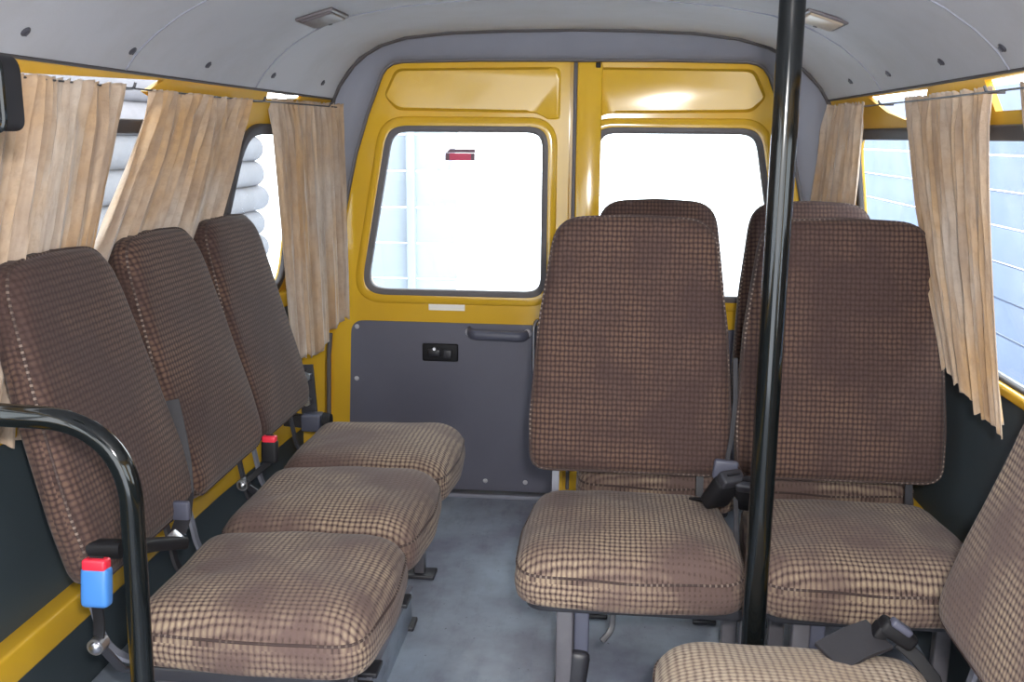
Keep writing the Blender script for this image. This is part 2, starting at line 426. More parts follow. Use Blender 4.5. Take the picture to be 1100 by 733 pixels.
# rear arch trim between liner and doors
DX = -.125
def door_half(z):   # half width of door opening at height z
    return pw(z, [(0, .825), (.25, .818), (.485, .811), (.747, .785), (.907, .768), (1.05, .738), (1.171, .71), (1.30, .668), (1.427, .618)])
def door_outline(sgn, inner):
    pts = [(DX+sgn*door_half(z), z) for z in (.012, .25, .485, .65, .747, .83, .907, .98, 1.05, 1.11, 1.171, 1.24, 1.30, 1.36, 1.40, 1.425)]
    pts += [(DX+sgn*.603, 1.447), (DX+sgn*.58, 1.461), (DX+sgn*.55, 1.467), (DX+sgn*.3, 1.472), (DX+inner, 1.473)]
    pts += [(DX+inner, .012)]
    return pts
bm = bmesh.new()
dl = door_outline(-1, 0)[:-2]; dl = [p for p in dl if p[1] > .55]
dr = door_outline(1, 0)[:-2]; dr = [p for p in dr if p[1] > .55]
inner = dl+dr[::-1]
def outer_of(p):
    x, z = p[0]-DX, p[1]; s = -1 if x < 0 else 1
    P = RE
    if z < 1.33: return (CX0+s*(half(3.25, z, s)-.0), z)
    a = (z-1.33)/(1.473-1.33) if abs(x) > .5 else 1
    if abs(x) > .56:
        t = max(0., min(1., a)); q = liner_pt(s, YE, 5.0*t); return (q.x, q.z+.012)
    t = 5+3*(1-abs(x)/.56); q = liner_pt(s, YE, t); return (q.x, q.z+.012)
rings = []
dens = []
for a, b in zip(inner, inner[1:]):
    n = max(1, int((Vector(a)-Vector(b)).length/.03))
    dens += [(lerp(a[0], b[0], k/n), lerp(a[1], b[1], k/n)) for k in range(n)]
dens.append(inner[-1])
for p in dens:
    o = outer_of(p); x, z = p
    def pt(t, y): return (lerp(o[0], x, t), y, lerp(o[1], z, t))
    rings.append([bm.verts.new(q) for q in (pt(0, 3.19), pt(.12, 3.205), pt(.3, 3.222), pt(.6, 3.236), pt(.82, 3.25), pt(.94, 3.262), pt(1.0, 3.275), pt(1.02, 3.30), pt(0, 3.32))])
for A, B in zip(rings, rings[1:]):
    for k in range(len(A)): bm.faces.new((A[k], A[(k+1) % len(A)], B[(k+1) % len(A)], B[k]))
bm.faces.new(rings[0]); bm.faces.new(rings[-1])
oc = [outer_of(p) for p in dens]
struct(mk('trim_1', bm, TRIM), 'grey arched surround around the rear doors')
bm = bmesh.new(); sweep(bm, [(x, 3.272, z) for x, z in dens], circ(.007, 10)); g = mk('door_seal', bm, RUBBER, bpy.data.objects['trim_1'])
bm = bmesh.new(); sweep(bm, [(x, 3.196, z-.014) for x, z in oc], rectp(.012, .016, .004), up=(0, -1, 0)); mk('edge_strip', bm, DGASK, bpy.data.objects['trim_1'])  # dark strip drawn for the shadow gap where the liner meets the arch
for sgn, k in ((-1, 2), (1, 3)):
    bm = bmesh.new()
    for z0, z1 in ((0, .55),):
        zz = [0, .15, .3, .45, .56]
        A = [[bm.verts.new((CX0+sgn*(half(3.25, z, sgn)+.004), y, z)) for y in (3.2, 3.32)]+[bm.verts.new((DX+sgn*(door_half(z)+.022), y, z)) for y in (3.30, 3.262)] for z in zz]
        for a, b in zip(A, A[1:]):
            for q in range(4): bm.faces.new((a[q], a[(q+1) % 4], b[(q+1) % 4], b[q]))
        bm.faces.new(A[0]); bm.faces.new(A[-1])
    struct(mk('trim_%d' % k, bm, YELLOW, smooth=False), 'yellow rear corner jamb')
    bm = bmesh.new(); sweep(bm, [(DX+sgn*(door_half(z)+.013), 3.285, z) for z in (0, .25, .485, .56)], circ(.008, 8)); mk('jamb_seal', bm, RUBBER, bpy.data.objects['trim_%d' % k])

# ------------------------------------------------------------------ rear doors
DY = 3.285
def dfn(u, v, d): return (u, DY+d, v)
def rear_door(sgn, idx):
    root = struct(empty('door_%d' % idx, (0, 0, 0)))
    inn = sgn*.006 if sgn < 0 else .012
    out = door_outline(sgn, inn)
    w_out = [(-.795, .71), (-.242, .71), (-.205, .75), (-.205, 1.215), (-.245, 1.254), (-.70, 1.254)]
    wpts = rpoly([(-.822, .708), (-.205, .708), (-.205, 1.256), (-.722, 1.256)], [.075, .07, .07, .08], 10)
    wpts = wpts if sgn < 0 else [(2*DX-x, z) for x, z in wpts]
    bm = bmesh.new(); plate(bm, out, [wpts], dfn, .03); mk('door_sheet', bm, YELLOW, root, smooth=False)
    bm = bmesh.new(); x0, x1 = (-.99, DX) if sgn < 0 else (DX, .73)
    plate(bm, [(x0, -.02), (x1, -.02), (x1, 1.56), (x0, 1.56)], [wpts], lambda u, v, d: (u, DY+.045+d, v), .02); mk('light_block_plate', bm, YELLOW, root, smooth=False)  # unseen backing plate added to block light leaking through the door seams
    # pressed lip round the window
    bm = bmesh.new(); grow = []
    cxw = sum(p[0] for p in wpts)/len(wpts); czw = sum(p[1] for p in wpts)/len(wpts)
    sweep(bm, [(cxw+(x-cxw)*1.05, DY-.002, czw+(z-czw)*1.055) for x, z in wpts], [(.022*math.cos(a), .009*math.sin(a)) for a in [2*PI*k/16 for k in range(16)]], closed=True, up=(0, -1, 0)); mk('pressed_lip', bm, YELLOW, root)
    # header pressing above the window
    m_ = lambda P: P if sgn < 0 else [(2*DX-x, z) for x, z in P]
    head = rpoly(m_([(-.74, 1.36), (-.70, 1.445), (-.16, 1.452), (-.16, 1.285), (-.20, 1.285), (-.235, 1.305), (-.70, 1.312)]), [.03, .04, .03, .014, .02, .08, .05], 6)
    c = Vector((sum(p[0] for p in head)/len(head), sum(p[1] for p in head)/len(head)))
    bm = bmesh.new(); lo = [bm.verts.new((x, DY+.001, z)) for x, z in head]
    def insetp(k, dy): return [bm.verts.new((x-(.012*k if x > c.x else -.012*k), DY-dy-k*(.010+.042*sgn*(x-c.x)+.036*(z-1.38)), z-(.010*k if z > c.y else -.010*k)*min(1, abs(z-c.y)/.04))) for x, z in head]
    up1 = insetp(.6, .006); up2 = insetp(1., .006)
    for A, B in ((lo, up1), (up1, up2)):
        for i in range(len(A)): bm.faces.new((A[i], A[(i+1) % len(A)], B[(i+1) % len(A)], B[i]))
    bm.faces.new(up2); mk('header_pressing', bm, YELLOW, root)
    # gasket, glass
    wroot = empty('rear_window'); wroot.parent = root
    bm = bmesh.new(); sweep(bm, [(x, DY+.004, z) for x, z in wpts], rectp(.026, .030, .009), closed=True, up=(0, -1, 0)); mk('gasket', bm, RUBBER, wroot)
    bm = bmesh.new(); plate(bm, wpts, [], lambda u, v, d: (u, DY+.012+d, v), .004); mk('glass_pane', bm, GLASS, wroot, smooth=False)
    # grey lower board
    pb = rpoly(m_([(-.888, .014), (-.152, .014), (-.152, .607), (-.865, .609)]), [.02, .02, .03, .05], 8)
    bm = bmesh.new(); plate(bm, pb, [], lambda u, v, d: (u, DY-.008+d, v), .012); mk('lower_board', bm, GREYPANEL, root, smooth=False)
    for x, z in [(-.845, .588), (-.85, .405), (-.852, .20), (-.17, .59), (-.175, .33), (-.40, .05), (-.26, .05), (-.6, .05)]:
        if sgn > 0: x = 2*DX-x
        bm = bmesh.new(); ball(bm, (x, DY-.010, z), (.0085, .004, .0085), 12); mk('screw', bm, PALESCREW, root)
    if sgn < 0:
        lt = empty('door_latch'); lt.parent = root
        bm = bmesh.new(); box(bm, (-.556, DY-.013, .506), (.124, .012, .062), bev=.006); mk('latch_plate', bm, BLKPL, lt)
        bm = bmesh.new(); box(bm, (-.575, DY-.024, .508), (.045, .014, .026), bev=.006); box(bm, (-.53, DY-.021, .503), (.03, .01, .03), bev=.004); mk('lever', bm, FRAME, lt)
        bm = bmesh.new(); cyl(bm, (-.573, DY-.026, .520), (-.573, DY-.036, .522), .007, .005, 14); mk('key_barrel', bm, STEEL, lt)
        bm = bmesh.new(); sweep(bm, arc3([(-.457, DY-.006, .583), (-.445, DY-.045, .577), (-.27, DY-.045, .573), (-.257, DY-.006, .577)], .03), [(.011*math.cos(2*PI*k/14), .017*math.sin(2*PI*k/14)) for k in range(14)], up=(0, 0, 1)); h = mk('pull_handle', bm, GREYPL, root)
        for x in (-.457, -.258):
            bm = bmesh.new(); ball(bm, (x, DY-.015, .58), (.013, .012, .015), 12); mk('handle_screw', bm, PALESCREW, h)
        bm = bmesh.new(); sweep(bm, arc3([(-.226, DY-.006, .625), (-.236, DY-.022, .61), (-.236, DY-.022, .45), (-.228, DY-.006, .435)], .012), circ(.006, 10)); mk('lock_rod', bm, STEEL, root)
        for x in (-.737, -.282, ):
            bm = bmesh.new(); ball(bm, (x, DY-.003, .682), (.008, .004, .008), 12); mk('hole_plug', bm, SCREW, root)
    else:
        # overlapping centre flange of the right-hand door
        bm = bmesh.new(); box(bm, (DX+.056, DY-.010, .745), (.082, .022, 1.44), bev=.008); mk('centre_flange', bm, YELLOW, root)
        bm = bmesh.new(); box(bm, (DX+.012, DY-.018, .75), (.012, .02, 1.43), bev=.004); mk('centre_seal', bm, RUBBER, root)
        bm = bmesh.new(); box(bm, (DX+.083, DY-.024, 1.455), (.016, .012, .016), bev=.003); mk('top_catch', bm, BLKPL, root)
        bm = bmesh.new(); box(bm, (DX+.03, DY-.03, .46), (.012, .02, .27), bev=.004); mk('lock_rod', bm, BRSTEEL, root)
    return root
rear_door(-1, 1); rear_door(1, 2)
# rear step edge of the floor
bm = bmesh.new(); box(bm, (CX0, 3.245, .006), (1.66, .02, .014), bev=.003); struct(mk('trim_4', bm, TRIM), 'grey threshold strip below the rear doors')

# stickers on the rear glass and door
t = tag(empty('sticker', (-.49, DY+.0105, 1.17)), 'small pink and grey sticker on the left rear window glass', 'sticker')
bm = bmesh.new(); box(bm, (0, 0, -.006), (.098, .0016, .024)); mk('lower_band', bm, PINK, t, smooth=False)
bm = bmesh.new(); plate(bm, [(-.046, .007), (.05, .007), (.05, .019), (-.034, .019)], [], lambda u, v, d: (u, d-.0008, v), .0016); mk('upper_band', bm, GREYPR, t, smooth=False)
for x in (-.042, .043):
    bm = bmesh.new(); box(bm, (x, -.0011, -.006), (.013, .0008, .023)); mk('end_block', bm, GREYPR, t, smooth=False)
bm = bmesh.new(); box(bm, (0, 0, 0), (.124, .0016, .036), bev=.0007)
t = tag(mk('sticker', bm, WHITEP, None, False, (-.535, DY-.0015, .668)), 'blank white sticker on the yellow door below the left rear window', 'sticker')

# wheel box under the left-hand seats
bm = bmesh.new(); box(bm, (-.765, 1.35, .05), (.584, 1.96, .1), bev=.006)
wb = struct(mk('trim_5', bm, LINO), 'low linoleum covered wheel box under the left seats')
bm = bmesh.new(); sweep(bm, [(-.476, y, .1) for y in (.4, 1, 1.6, 2.325)], rectp(.012, .006)); mk('edge_strip', bm, TRIM, wb)

# ------------------------------------------------------------------ seats  (local: faces -y, origin on the floor)
def wr_cushion(seed):
    r = random.Random(seed); k = [(r.uniform(14, 40), r.uniform(-25, 25), r.uniform(0, 6)) for _ in range(5)]
    def w(x, y, s):
        v = sum(math.sin(a*x+b*y+c) for a, b, c in k)*.0011
        v += -.007*math.exp(-((y-.10)/.06)**2)*(1-s*.6)+.004*math.exp(-((y+.14)/.05)**2)
        v += .0035*math.sin(70*y+9*math.sin(8*x))*math.exp(-((y-.13)/.05)**2)*(1-s)
        return v*(1-.5*s**4)
    return w
def wr_back(seed):
    r = random.Random(seed); k = [(r.uniform(-14, 14), r.uniform(6, 22), r.uniform(0, 6)) for _ in range(4)]
    return lambda x, y, s: sum(math.sin(a*x+b*y+c) for a, b, c in k)*.0012*(1-.5*s**4)-.006*math.exp(-((y-.32)/.12)**2)*(1-s**2)
H_CL = CLOTH
def make_seat(label, group, W=.44, tilt=12., boff=0., legs=(-.14, .14), floor_z=0., seed=1, leg_y=(-.06, .15), lever=False, hk=1., bt=.074, bright=False):
    root = tag(empty('bus_seat'), label, 'seat', group)
    k = W/.44
    out = rpoly([(-.222*k, -.215), (0, -.232), (.222*k, -.215), (.226*k, 0), (.205*k, .2), (-.205*k, .2), (-.226*k, 0)], [.075, .5, .075, .5, .06, .06, .5], 8)
    bm, edge = slab(out, .098, .044, .016, .026, wr_cushion(seed))
    cu = mk('cushion', bm, FLASHCLOTH if bright else CLOTH, root, loc=(0, 0, .342))  # bright seat uses the lighter cloth copy, flash light painted into its colour
    bm = bmesh.new(); sweep(bm, edge, circ(.0028, 8), closed=True, up=(0, 0, 1)); mk('piping', bm, PIPE, cu)
    out = rpoly([(-.222*k, .0), (.222*k, .0), (.226*k, .12), (.212*k, .33), (.178*k, .575), (0, .583), (-.178*k, .575), (-.212*k, .33), (-.226*k, .12)], [.045, .045, .3, .5, .085, .5, .085, .5, .3], 8)
    out = [(x, y*hk) for x, y in out]
    bm, edge = slab(out, bt, .024, .02, .014, wr_back(seed+9))
    # pad's +z (soft face) -> -y ; pad's y -> up; leaning back
    rt = Matrix.Rotation(math.radians(-tilt), 4, 'X') @ Matrix.Rotation(PI/2, 4, 'X')
    ba = mk('backrest', bm, H_CL if bright else SHADECLOTH, root); ba.matrix_local = Matrix.Translation((0, .225+boff, .478)) @ rt
    bm = bmesh.new(); sweep(bm, edge, circ(.0028, 8), closed=True, up=(0, 0, 1)); mk('piping', bm, PIPE, ba)
    # steel brackets carrying the back
    for x in (-.165*k, .165*k):
        bm = bmesh.new(); t_ = math.tan(math.radians(tilt))
        sweep(bm, arc3([(x, .12, .328), (x, .195+boff, .338), (x, .215+boff+.06*t_, .53), (x, .245+boff+.22*t_, .72)], .05), rectp(.007, .016), up=(1, 0, 0)); mk('back_bracket', bm, BRSTEEL if x < 0 else FRAME, root)
    bm = bmesh.new()
    x0, x1 = min(legs[0], -.19*k)+.0, max(legs[1], .19*k)
    sweep(bm, arc3([(x0, .17, .330), (x0, -.165, .330), (x1, -.165, .330), (x1, .17, .330)], .03), rectp(.026, .026, .005), up=(0, 0, 1)); box(bm, ((x0+x1)/2, .17, .328), (x1-x0+.02, .024, .024)); mk('seat_frame', bm, FRAME, root)
    for x in legs:
        l = empty('leg'); l.parent = root
        bm = bmesh.new()
        for y in leg_y: box(bm, (x, y, (floor_z+.012+.315)/2), (.034, .03, .315-floor_z-.012), bev=.004)
        box(bm, (x, sum(leg_y)/2, .30), (.03, leg_y[1]-leg_y[0], .028), bev=.004); mk('post', bm, LEGM, l)
        bm = bmesh.new(); box(bm, (x, sum(leg_y)/2, floor_z+.006), (.06, leg_y[1]-leg_y[0]+.09, .012), bev=.003)
        mk('foot_plate', bm, FRAME, l)
    if lever:
        bm = bmesh.new(); box(bm, (legs[0]+.034, leg_y[0]+.004, .24), (.03, .012, .15), None, .004); mk('side_plate', bm, GREYPL, root)
        bm = bmesh.new(); box(bm, (legs[0]+.026, leg_y[0]-.006, .165), (.044, .02, .10), Matrix.Rotation(.12, 3, 'Y'), .014); mk('pivot_cover', bm, FRAME, root)
        bm = bmesh.new(); sweep(bm, arc3([(-.03, -.16, .32), (-.03, -.165, .28), (-.05, -.18, .262)], .02), rectp(.012, .005, .002)); mk('lever', bm, FRAME, root)
    return root
G = 'brown woven bus seats'
A = make_seat('brown woven seat left of the tall black pole, in front of the rear doors', G, legs=(-.125, .235), seed=3, leg_y=(-.13, .12), lever=True)
A.location = (.062, 1.975, 0)
B = dup(A, (.525, 1.975, 0), 0, 'brown woven seat behind the tall black pole, second seat of the front facing row', G)
C_ = make_seat('brown seat against the rear doors, its top showing over the seat left of the pole', G, W=.385, seed=31, hk=1.01)
C_.location = (.138, 2.50, 0)
D_ = dup(C_, (.552, 2.50, 0), 0, 'brown rear seat by the right curtain, its top showing behind the pole', G)
E_ = make_seat('nearest of the three brown sideways seats on the left, behind the bent black handrail', G, W=.40, tilt=15, boff=.055, hk=.955, bt=.066, legs=(-.15, .17), floor_z=.1, seed=11, leg_y=(-.09, .14))
E_.location = (-.595, 1.655, 0); E_.rotation_euler[2] = PI/2
dup(E_, (-.595, 2.06, 0), PI/2, 'middle of the three brown sideways seats along the left wall', G)
F_ = make_seat('farthest of the three brown sideways seats on the left, next to the yellow rear door', G, W=.39, tilt=15, boff=.055, hk=.955, bt=.066, legs=(-.15, .15), floor_z=0., seed=17, leg_y=(-.09, .14))
F_.location = (-.595, 2.455, 0); F_.rotation_euler[2] = PI/2
H_ = make_seat('flecked brown seat, coloured lighter for the flash, in the bottom right corner, turned sideways against the right wall', G, W=.43, tilt=17.5, boff=.052, legs=(-.14, .14), seed=23, bright=True)
H_.location = (.312, 1.285, 0); H_.rotation_euler[2] = -PI/2

# ------------------------------------------------------------------ pole and handrail
pole = tag(empty('grab_pole', (.262, 1.56, 0)), 'tall straight black pole from floor to ceiling between the right seats', 'pole')
bm = bmesh.new(); cyl(bm, (0, 0, .004), (0, 0, 1.553), .0195, n=32); mk('tube', bm, BLACK, pole)
for z in (.005, 1.551):
    bm = bmesh.new(); cyl(bm, (0, 0, z-.004), (0, 0, z+.004), .045, n=28); mk('flange', bm, BLACK, pole)
rail = tag(empty('handrail', (-.6, 1.15, 0)), 'bent black tubular handrail at the bottom left in front of the nearest seat', 'handrail')
bm = bmesh.new(); sweep(bm, arc3([(-.455, 0, .885), (0.005, 0, .873), (-.005, 0, .008)], .11, 14), circ(.0150, 20), up=(0, 1, 0)); mk('tube', bm, BLACK, rail)
bm = bmesh.new(); cyl(bm, (-.005, 0, .1), (-.005, 0, .108), .036); mk('foot_flange', bm, BLACK, rail)
bm = bmesh.new(); cyl(bm, (-.452, 0, .885), (-.462, 0, .885), .036); mk('wall_flange', bm, BLACK, rail)

# ------------------------------------------------------------------ curtains
def curtain(name_label, side, top, bot, ztop, zbot, nf, amp, seed, xt=None, off=.024):
    r = random.Random(seed); ph = [r.uniform(0, 6.28) for _ in range(6)]
    nu, nv = 150, 60; bm = bmesh.new(); uvl = bm.loops.layers.uv.verify(); V = []
    for j in range(nv+1):
        v = j/nv; row = []
        for i in range(nu+1):
            u = i/nu
            zb = zbot(u) if callable(zbot) else zbot
            e = v**1.25
            y = lerp(lerp(top[0], top[1], u), lerp(bot[0], bot[1], u), e)
            z = lerp(ztop(u) if callable(ztop) else ztop, zb, v)
            wgt = min(1, v/.12)
            a = 2*PI*nf*u+ph[0]+1.5*math.sin(2*PI*1.7*u+ph[1])+.8*math.sin(2*PI*2.9*u+ph[2])+.9*v*math.sin(2*PI*.8*u+ph[5])
            big = abs(math.sin(a/2))**.8*2-1+.3*math.sin(2*a+ph[3])
            fine = math.sin(2*PI*nf*3.1*u+ph[4]+1.2*math.sin(9*u))
            a2 = 2*PI*nf*2.6*u+ph[3]+1.3*math.sin(2*PI*2.3*u+ph[4])+.6*math.sin(4*v+ph[0])
            ple = (1-abs(math.sin(a2/2)))**1.6
            d = amp*(wgt*big*(.5+.45*v)+(1-wgt)*.3*fine)+amp*1.0*ple*(1-.55*v)
            y += .35*amp*math.cos(a)*wgt+.004*fine*(1-wgt)
            z += .006*math.sin(a*1.5+ph[5])*v**6+.003*fine*(1-wgt)*(1 if v < .02 else 0)
            x = (xt(u, v) if xt else wx(side, y, z))-side*(off+d)
            vt = bm.verts.new((x, y, z)); row.append((vt, (u*abs(top[1]-top[0])*1.5+seed, v*.7+seed*.3)))
        V.append(row)
    for j in range(nv):
        for i in range(nu):
            q = (V[j][i], V[j][i+1], V[j+1][i+1], V[j+1][i]); fc = bm.faces.new([t_[0] for t_ in q])
            for lp, t_ in zip(fc.loops, q): lp[uvl].uv = t_[1]
    o = mk('curtain', bm, VELVET); tag(o, name_label, 'curtain', 'gathered velvet window curtains')
    m_ = o.modifiers.new('thickness', 'SOLIDIFY'); m_.thickness = .002; m_.offset = 0
    return o
curtain('wide beige velvet curtain at the left edge, above the nearest left seat', -1, (1.25, 1.90), (1.12, 1.76), 1.322, .70, 8, .021, 1)
curtain('beige velvet curtain above the middle left seat, hanging aslant between two windows', -1, (2.03, 2.56), (1.72, 2.36), 1.318, .84, 7, .02, 2)
curtain('beige velvet curtain hanging lowest beside the left rear door', -1, (2.76, 3.22), (2.70, 3.22), 1.328, lambda u: lerp(.60, .565, u/.45) if u < .45 else lerp(.565, .63, min(1, (u-.45)/.35)), 6, .014, 3, xt=lambda u, v: lerp(lerp(-.975, -.925, v), -.895, u))
curtain('short bell shaped beige curtain in the rear right corner behind the seats', 1, (3.10, 2.79), (3.15, 2.83), 1.328, .80, 4, .014, 4, xt=lambda u, v: lerp(lerp(.668, .64, v), .698, u))
curtain('long beige velvet curtain gathered aslant at the right windows', 1, (2.50, 1.98), (2.11, 1.70), 1.328, lambda u: lerp(.768, .735, u), 6, .016, 5, xt=lambda u, v: lerp(.735, lerp(.745, .715, u), v))
curtain('sliver of beige curtain at the right edge of the photo', 1, (1.835, 1.35), (1.60, 1.2), 1.328, .78, 6, .011, 6, off=.014)
for side, nm in ((-1, 'left'), (1, 'right')):
    w = tag(empty('curtain_wire', (CX0+side*.8, 1.2, 1.32)), 'thin steel curtain wire under the headliner on the %s side' % nm, 'curtain wire')
    L0 = w.location
    bm = bmesh.new(); sweep(bm, [Vector((wx(side, y, 1.318, -.03), y, 1.318))-L0 for y in (.9, 1.5, 2.1, 2.5, 2.8, 3.1, 3.18)], circ(.002, 8)); mk('wire', bm, FRAME, w)
    for y in (1.0, 1.96, 2.66, 3.12):
        bm = bmesh.new(); p = Vector((wx(side, y, 1.318, -.03), y, 1.318))-L0
        sweep(bm, arc3([p+Vector((side*.034, 0, 0)), p, p+Vector((-side*.004, 0, .012))], .006), circ(.0028, 8)); mk('hook', bm, FRAME, w)

# ------------------------------------------------------------------ ceiling lamps
def lamp(side, y, s, label, lensm):
    p = liner_pt(side, y, s); n = liner_n(side, y, s)
    root = tag(empty('ceiling_lamp', p), label, 'lamp')
    tx = Vector((0, 1, 0)); ty = n.cross(tx).normalized(); q = Matrix((tx, ty, n)).transposed()
    bm = bmesh.new(); box(bm, n*.004, (.15, .095, .008), q, .003); mk('base', bm, LAMPGREY, root)
    bm = bmesh.new(); box(bm, n*.008, (.135, .08, .010), q, .006); mk('lens', bm, lensm, root)
    bm = bmesh.new(); cyl(bm, Vector(p)-Vector(p)+q @ Vector((.058, 0, .012)), q @ Vector((.058, 0, .0145)), .005); mk('screw', bm, SCREW, root)
lamp(-1, 2.45, 4.5, 'grey diamond looking lamp on the left of the headliner', LAMPGREY)
lamp(1, 2.42, 4.15, 'beige lensed lamp on the headliner right beside the tall pole', LENS)

# ------------------------------------------------------------------ mirror at the top left
mir = tag(empty('mirror', (-.611, .95, 1.268)), 'black rounded plastic mirror hanging on a stem at the top left corner', 'mirror')
bm = bmesh.new()
pts = rpoly([(-.075, -.037), (.026, -.037), (.026, .038), (-.075, .038)], [.014, .014, .02, .02], 8)
plate(bm, pts, [], lambda u, v, d: (u, d-.018, v), .036)
mk('housing', bm, BLKPL, mir)
bm = bmesh.new(); sweep(bm, [(u*.985, -.016, v*.985) for u, v in pts], circ(.0035, 8), closed=True, up=(0, 1, 0)); mk('rim', bm, BLACK, mir)
bm = bmesh.new(); sweep(bm, arc3([(0, 0, .036), (-.004, .0, .062), (-.03, .0, .12), (-.06, .0, .20)], .03), circ(.009, 12)); mk('stem', bm, BLKPL, mir)

# ------------------------------------------------------------------ seat belts
GB = 'seat belt buckles'
def buckle(loc, rz, tiltx, label, body, button, stalk_to, bolt=True, sc=1., brk=None):
    root = tag(empty('seat_belt_buckle', loc, rz), label, 'seat belt', GB)
    q = Matrix.Rotation(tiltx, 3, 'X')
    bm = bmesh.new(); box(bm, (0, 0, 0), (.046*sc, .026*sc, .066*sc), q, .008*sc); mk('body', bm, body, root)
    bm = bmesh.new(); box(bm, q @ Vector((0, -.001, .036*sc)), (.040*sc, .024*sc, .020*sc), q, .005*sc); bt = mk('button', bm, button, root)
    bm = bmesh.new(); box(bm, q @ Vector((0, 0, .0475*sc)), (.022*sc, .004, .003), q); mk('slot', bm, BLKPL, bt)
    s0 = q @ Vector((0, 0, -.03*sc)); s1 = Vector(stalk_to)
    bm = bmesh.new(); sweep(bm, arc3([s0, s0.lerp(s1, .5)+Vector((0, .006, 0)), s1], .03), rectp(.018*sc, .006, .002), up=(0, 1, .01)); mk('stalk', bm, BLKPL, root)
    if brk is not None:
        bm = bmesh.new(); sweep(bm, [s1, s1.lerp(brk, .5)+Vector((0, 0, -.02)), brk], rectp(.016, .006, .002), up=(0, 1, .01)); mk('bracket', bm, FRAME, root)
    if bolt:
        bm = bmesh.new(); cyl(bm, s1+Vector((0, .01, 0)), s1+Vector((0, -.012, 0)), .014); ball(bm, s1+Vector((0, -.012, 0)), (.010, .006, .010), 12); mk('bolt', bm, STEEL, root)
    return root
P = [0]
def unproj(px, py, Y):
    a, b = (px-cx)/f_px, (cy-py)/f_px
    a, b = a*math.cos(ro)-b*math.sin(ro), a*math.sin(ro)+b*math.cos(ro)
    r = Fw+Rt*a+Up*b; t = Y/r.y; return Vector((r.x*t, Y, CAMH+r.z*t))
p = unproj(104, 630, 1.40); s = unproj(106, 692, 1.40)
buckle(p, 0, math.radians(-8), 'blue seat belt buckle with red button beside the bent handrail', BLUE, RED, s-p, sc=1.0, brk=Vector((-.765, 1.47, .335))-p)
p = unproj(290, 485, 2.22); s = unproj(262, 520, 2.20)
buckle(p, 0, math.radians(-5), 'black seat belt buckle with red button between the middle and far left seats', BLKPL, RED, s-p, sc=.85, brk=Vector((-.765, 2.275, .335))-p)
p = unproj(775, 528, 2.03)
buckle(p, .5, math.radians(38), 'black seat belt buckle in the gap just left of the tall pole', BLKPL, FRAME, (-.01, .09, -.05), bolt=False, sc=1.35)
p = unproj(806, 533, 2.03)
buckle(p, -.3, math.radians(40), 'black seat belt buckle partly hidden behind the tall pole', BLKPL, FRAME, (.0, .10, -.05), bolt=False, sc=1.3)
# grey latch and straps hanging between the two front-facing seats
bt = tag(empty('seat_belt', (0, 0, 0)), 'grey belt stalk and straps standing in the gap between the two front facing seats', 'seat belt', 'seat belt straps')
p = unproj(779, 505, 2.09)
bm = bmesh.new(); box(bm, p, (.052, .018, .045), Matrix.Rotation(.1, 3, 'Y'), .006); mk('latch_cover', bm, GREYPL, bt)
bm = bmesh.new(); sweep(bm, [unproj(x, y, 2.10) for x, y in ((790, 385), (790, 430), (786, 470), (780, 500))], rectp(.010, .004, .001), up=(0, -1, 0)); mk('strap', bm, STRAP, bt)
bm = bmesh.new(); sweep(bm, [unproj(x, y, Y) for x, y, Y in ((790, 535, 2.03), (791, 556, 2.0), (790, 620, 1.9), (789, 640, 1.88))], rectp(.010, .003, .001), up=(0, -1, 0)); mk('hanging_strap', bm, STRAP, bt)
# horizontal dark retractor/strap on the nearest left cushion
bt = tag(empty('seat_belt', (0, 0, 0)), 'black belt reel lying across the nearest left seat behind the handrail', 'seat belt', 'seat belt straps')
bm = bmesh.new(); a, b = unproj(82, 588, 1.47), unproj(132, 590, 1.47)
sweep(bm, [a, a.lerp(b, .1), a.lerp(b, .6), b], rectp(.032, .028, .012), up=(0, 0, 1)); mk('reel_cover', bm, BLKPL, bt)
bm = bmesh.new(); a, b = unproj(130, 592, 1.47), unproj(192, 583, 1.66)
sweep(bm, [a, a.lerp(b, .4)+Vector((0, 0, .004)), b], rectp(.040, .022, .008), up=(0, 0, 1)); mk('sleeve', bm, BLKPL, bt)
bm = bmesh.new(); p = unproj(190, 578, 1.665); box(bm, p, (.03, .03, .006), Matrix.Rotation(.7, 3, 'Y'), .002); mk('tongue', bm, STEEL, bt)
bm = bmesh.new(); sweep(bm, [unproj(x, y, Y) for x, y, Y in ((191, 574, 1.68), (197, 556, 1.755), (200, 530, 1.82), (198, 500, 1.835), (193, 470, 1.845), (184, 430, 1.85))], rectp(.030, .003, .001), up=(.3, -1, .2)); mk('strap', bm, STRAP, bt)
bm = bmesh.new(); p = unproj(195, 549, 1.745); box(bm, p, (.034, .014, .04), None, .005); mk('clip', bm, GREYPL, bt)
# reel on the rear pillar
rl = tag(empty('seat_belt_reel', (0, 0, 0)), 'grey belt reel bolted to the rear left pillar behind the far seat', 'seat belt reel')
Yr = 2.92; p = unproj(336, 453, Yr)
bm = bmesh.new(); box(bm, p, (.062, .055, .055), None, .008); mk('housing', bm, GREYPL, rl)
bm = bmesh.new(); q = unproj(349, 452, Yr); cyl(bm, q+Vector((-.004, 0, 0)), q+Vector((.02, 0, 0)), .026, .022); mk('spool_cap', bm, BLKPL, rl)
bm = bmesh.new(); a, b = unproj(328, 392, Yr+.02), unproj(333, 446, Yr+.02); sweep(bm, [a, b], rectp(.05, .008, .002), up=(0, -1, 0)); mk('bracket', bm, FRAME, rl)
for y_ in (404, 431):
    bm = bmesh.new(); q = unproj(330, y_, Yr+.01); cyl(bm, q, q+Vector((0, -.014, 0)), .017, .014, 6); mk('bolt', bm, STEEL, rl)
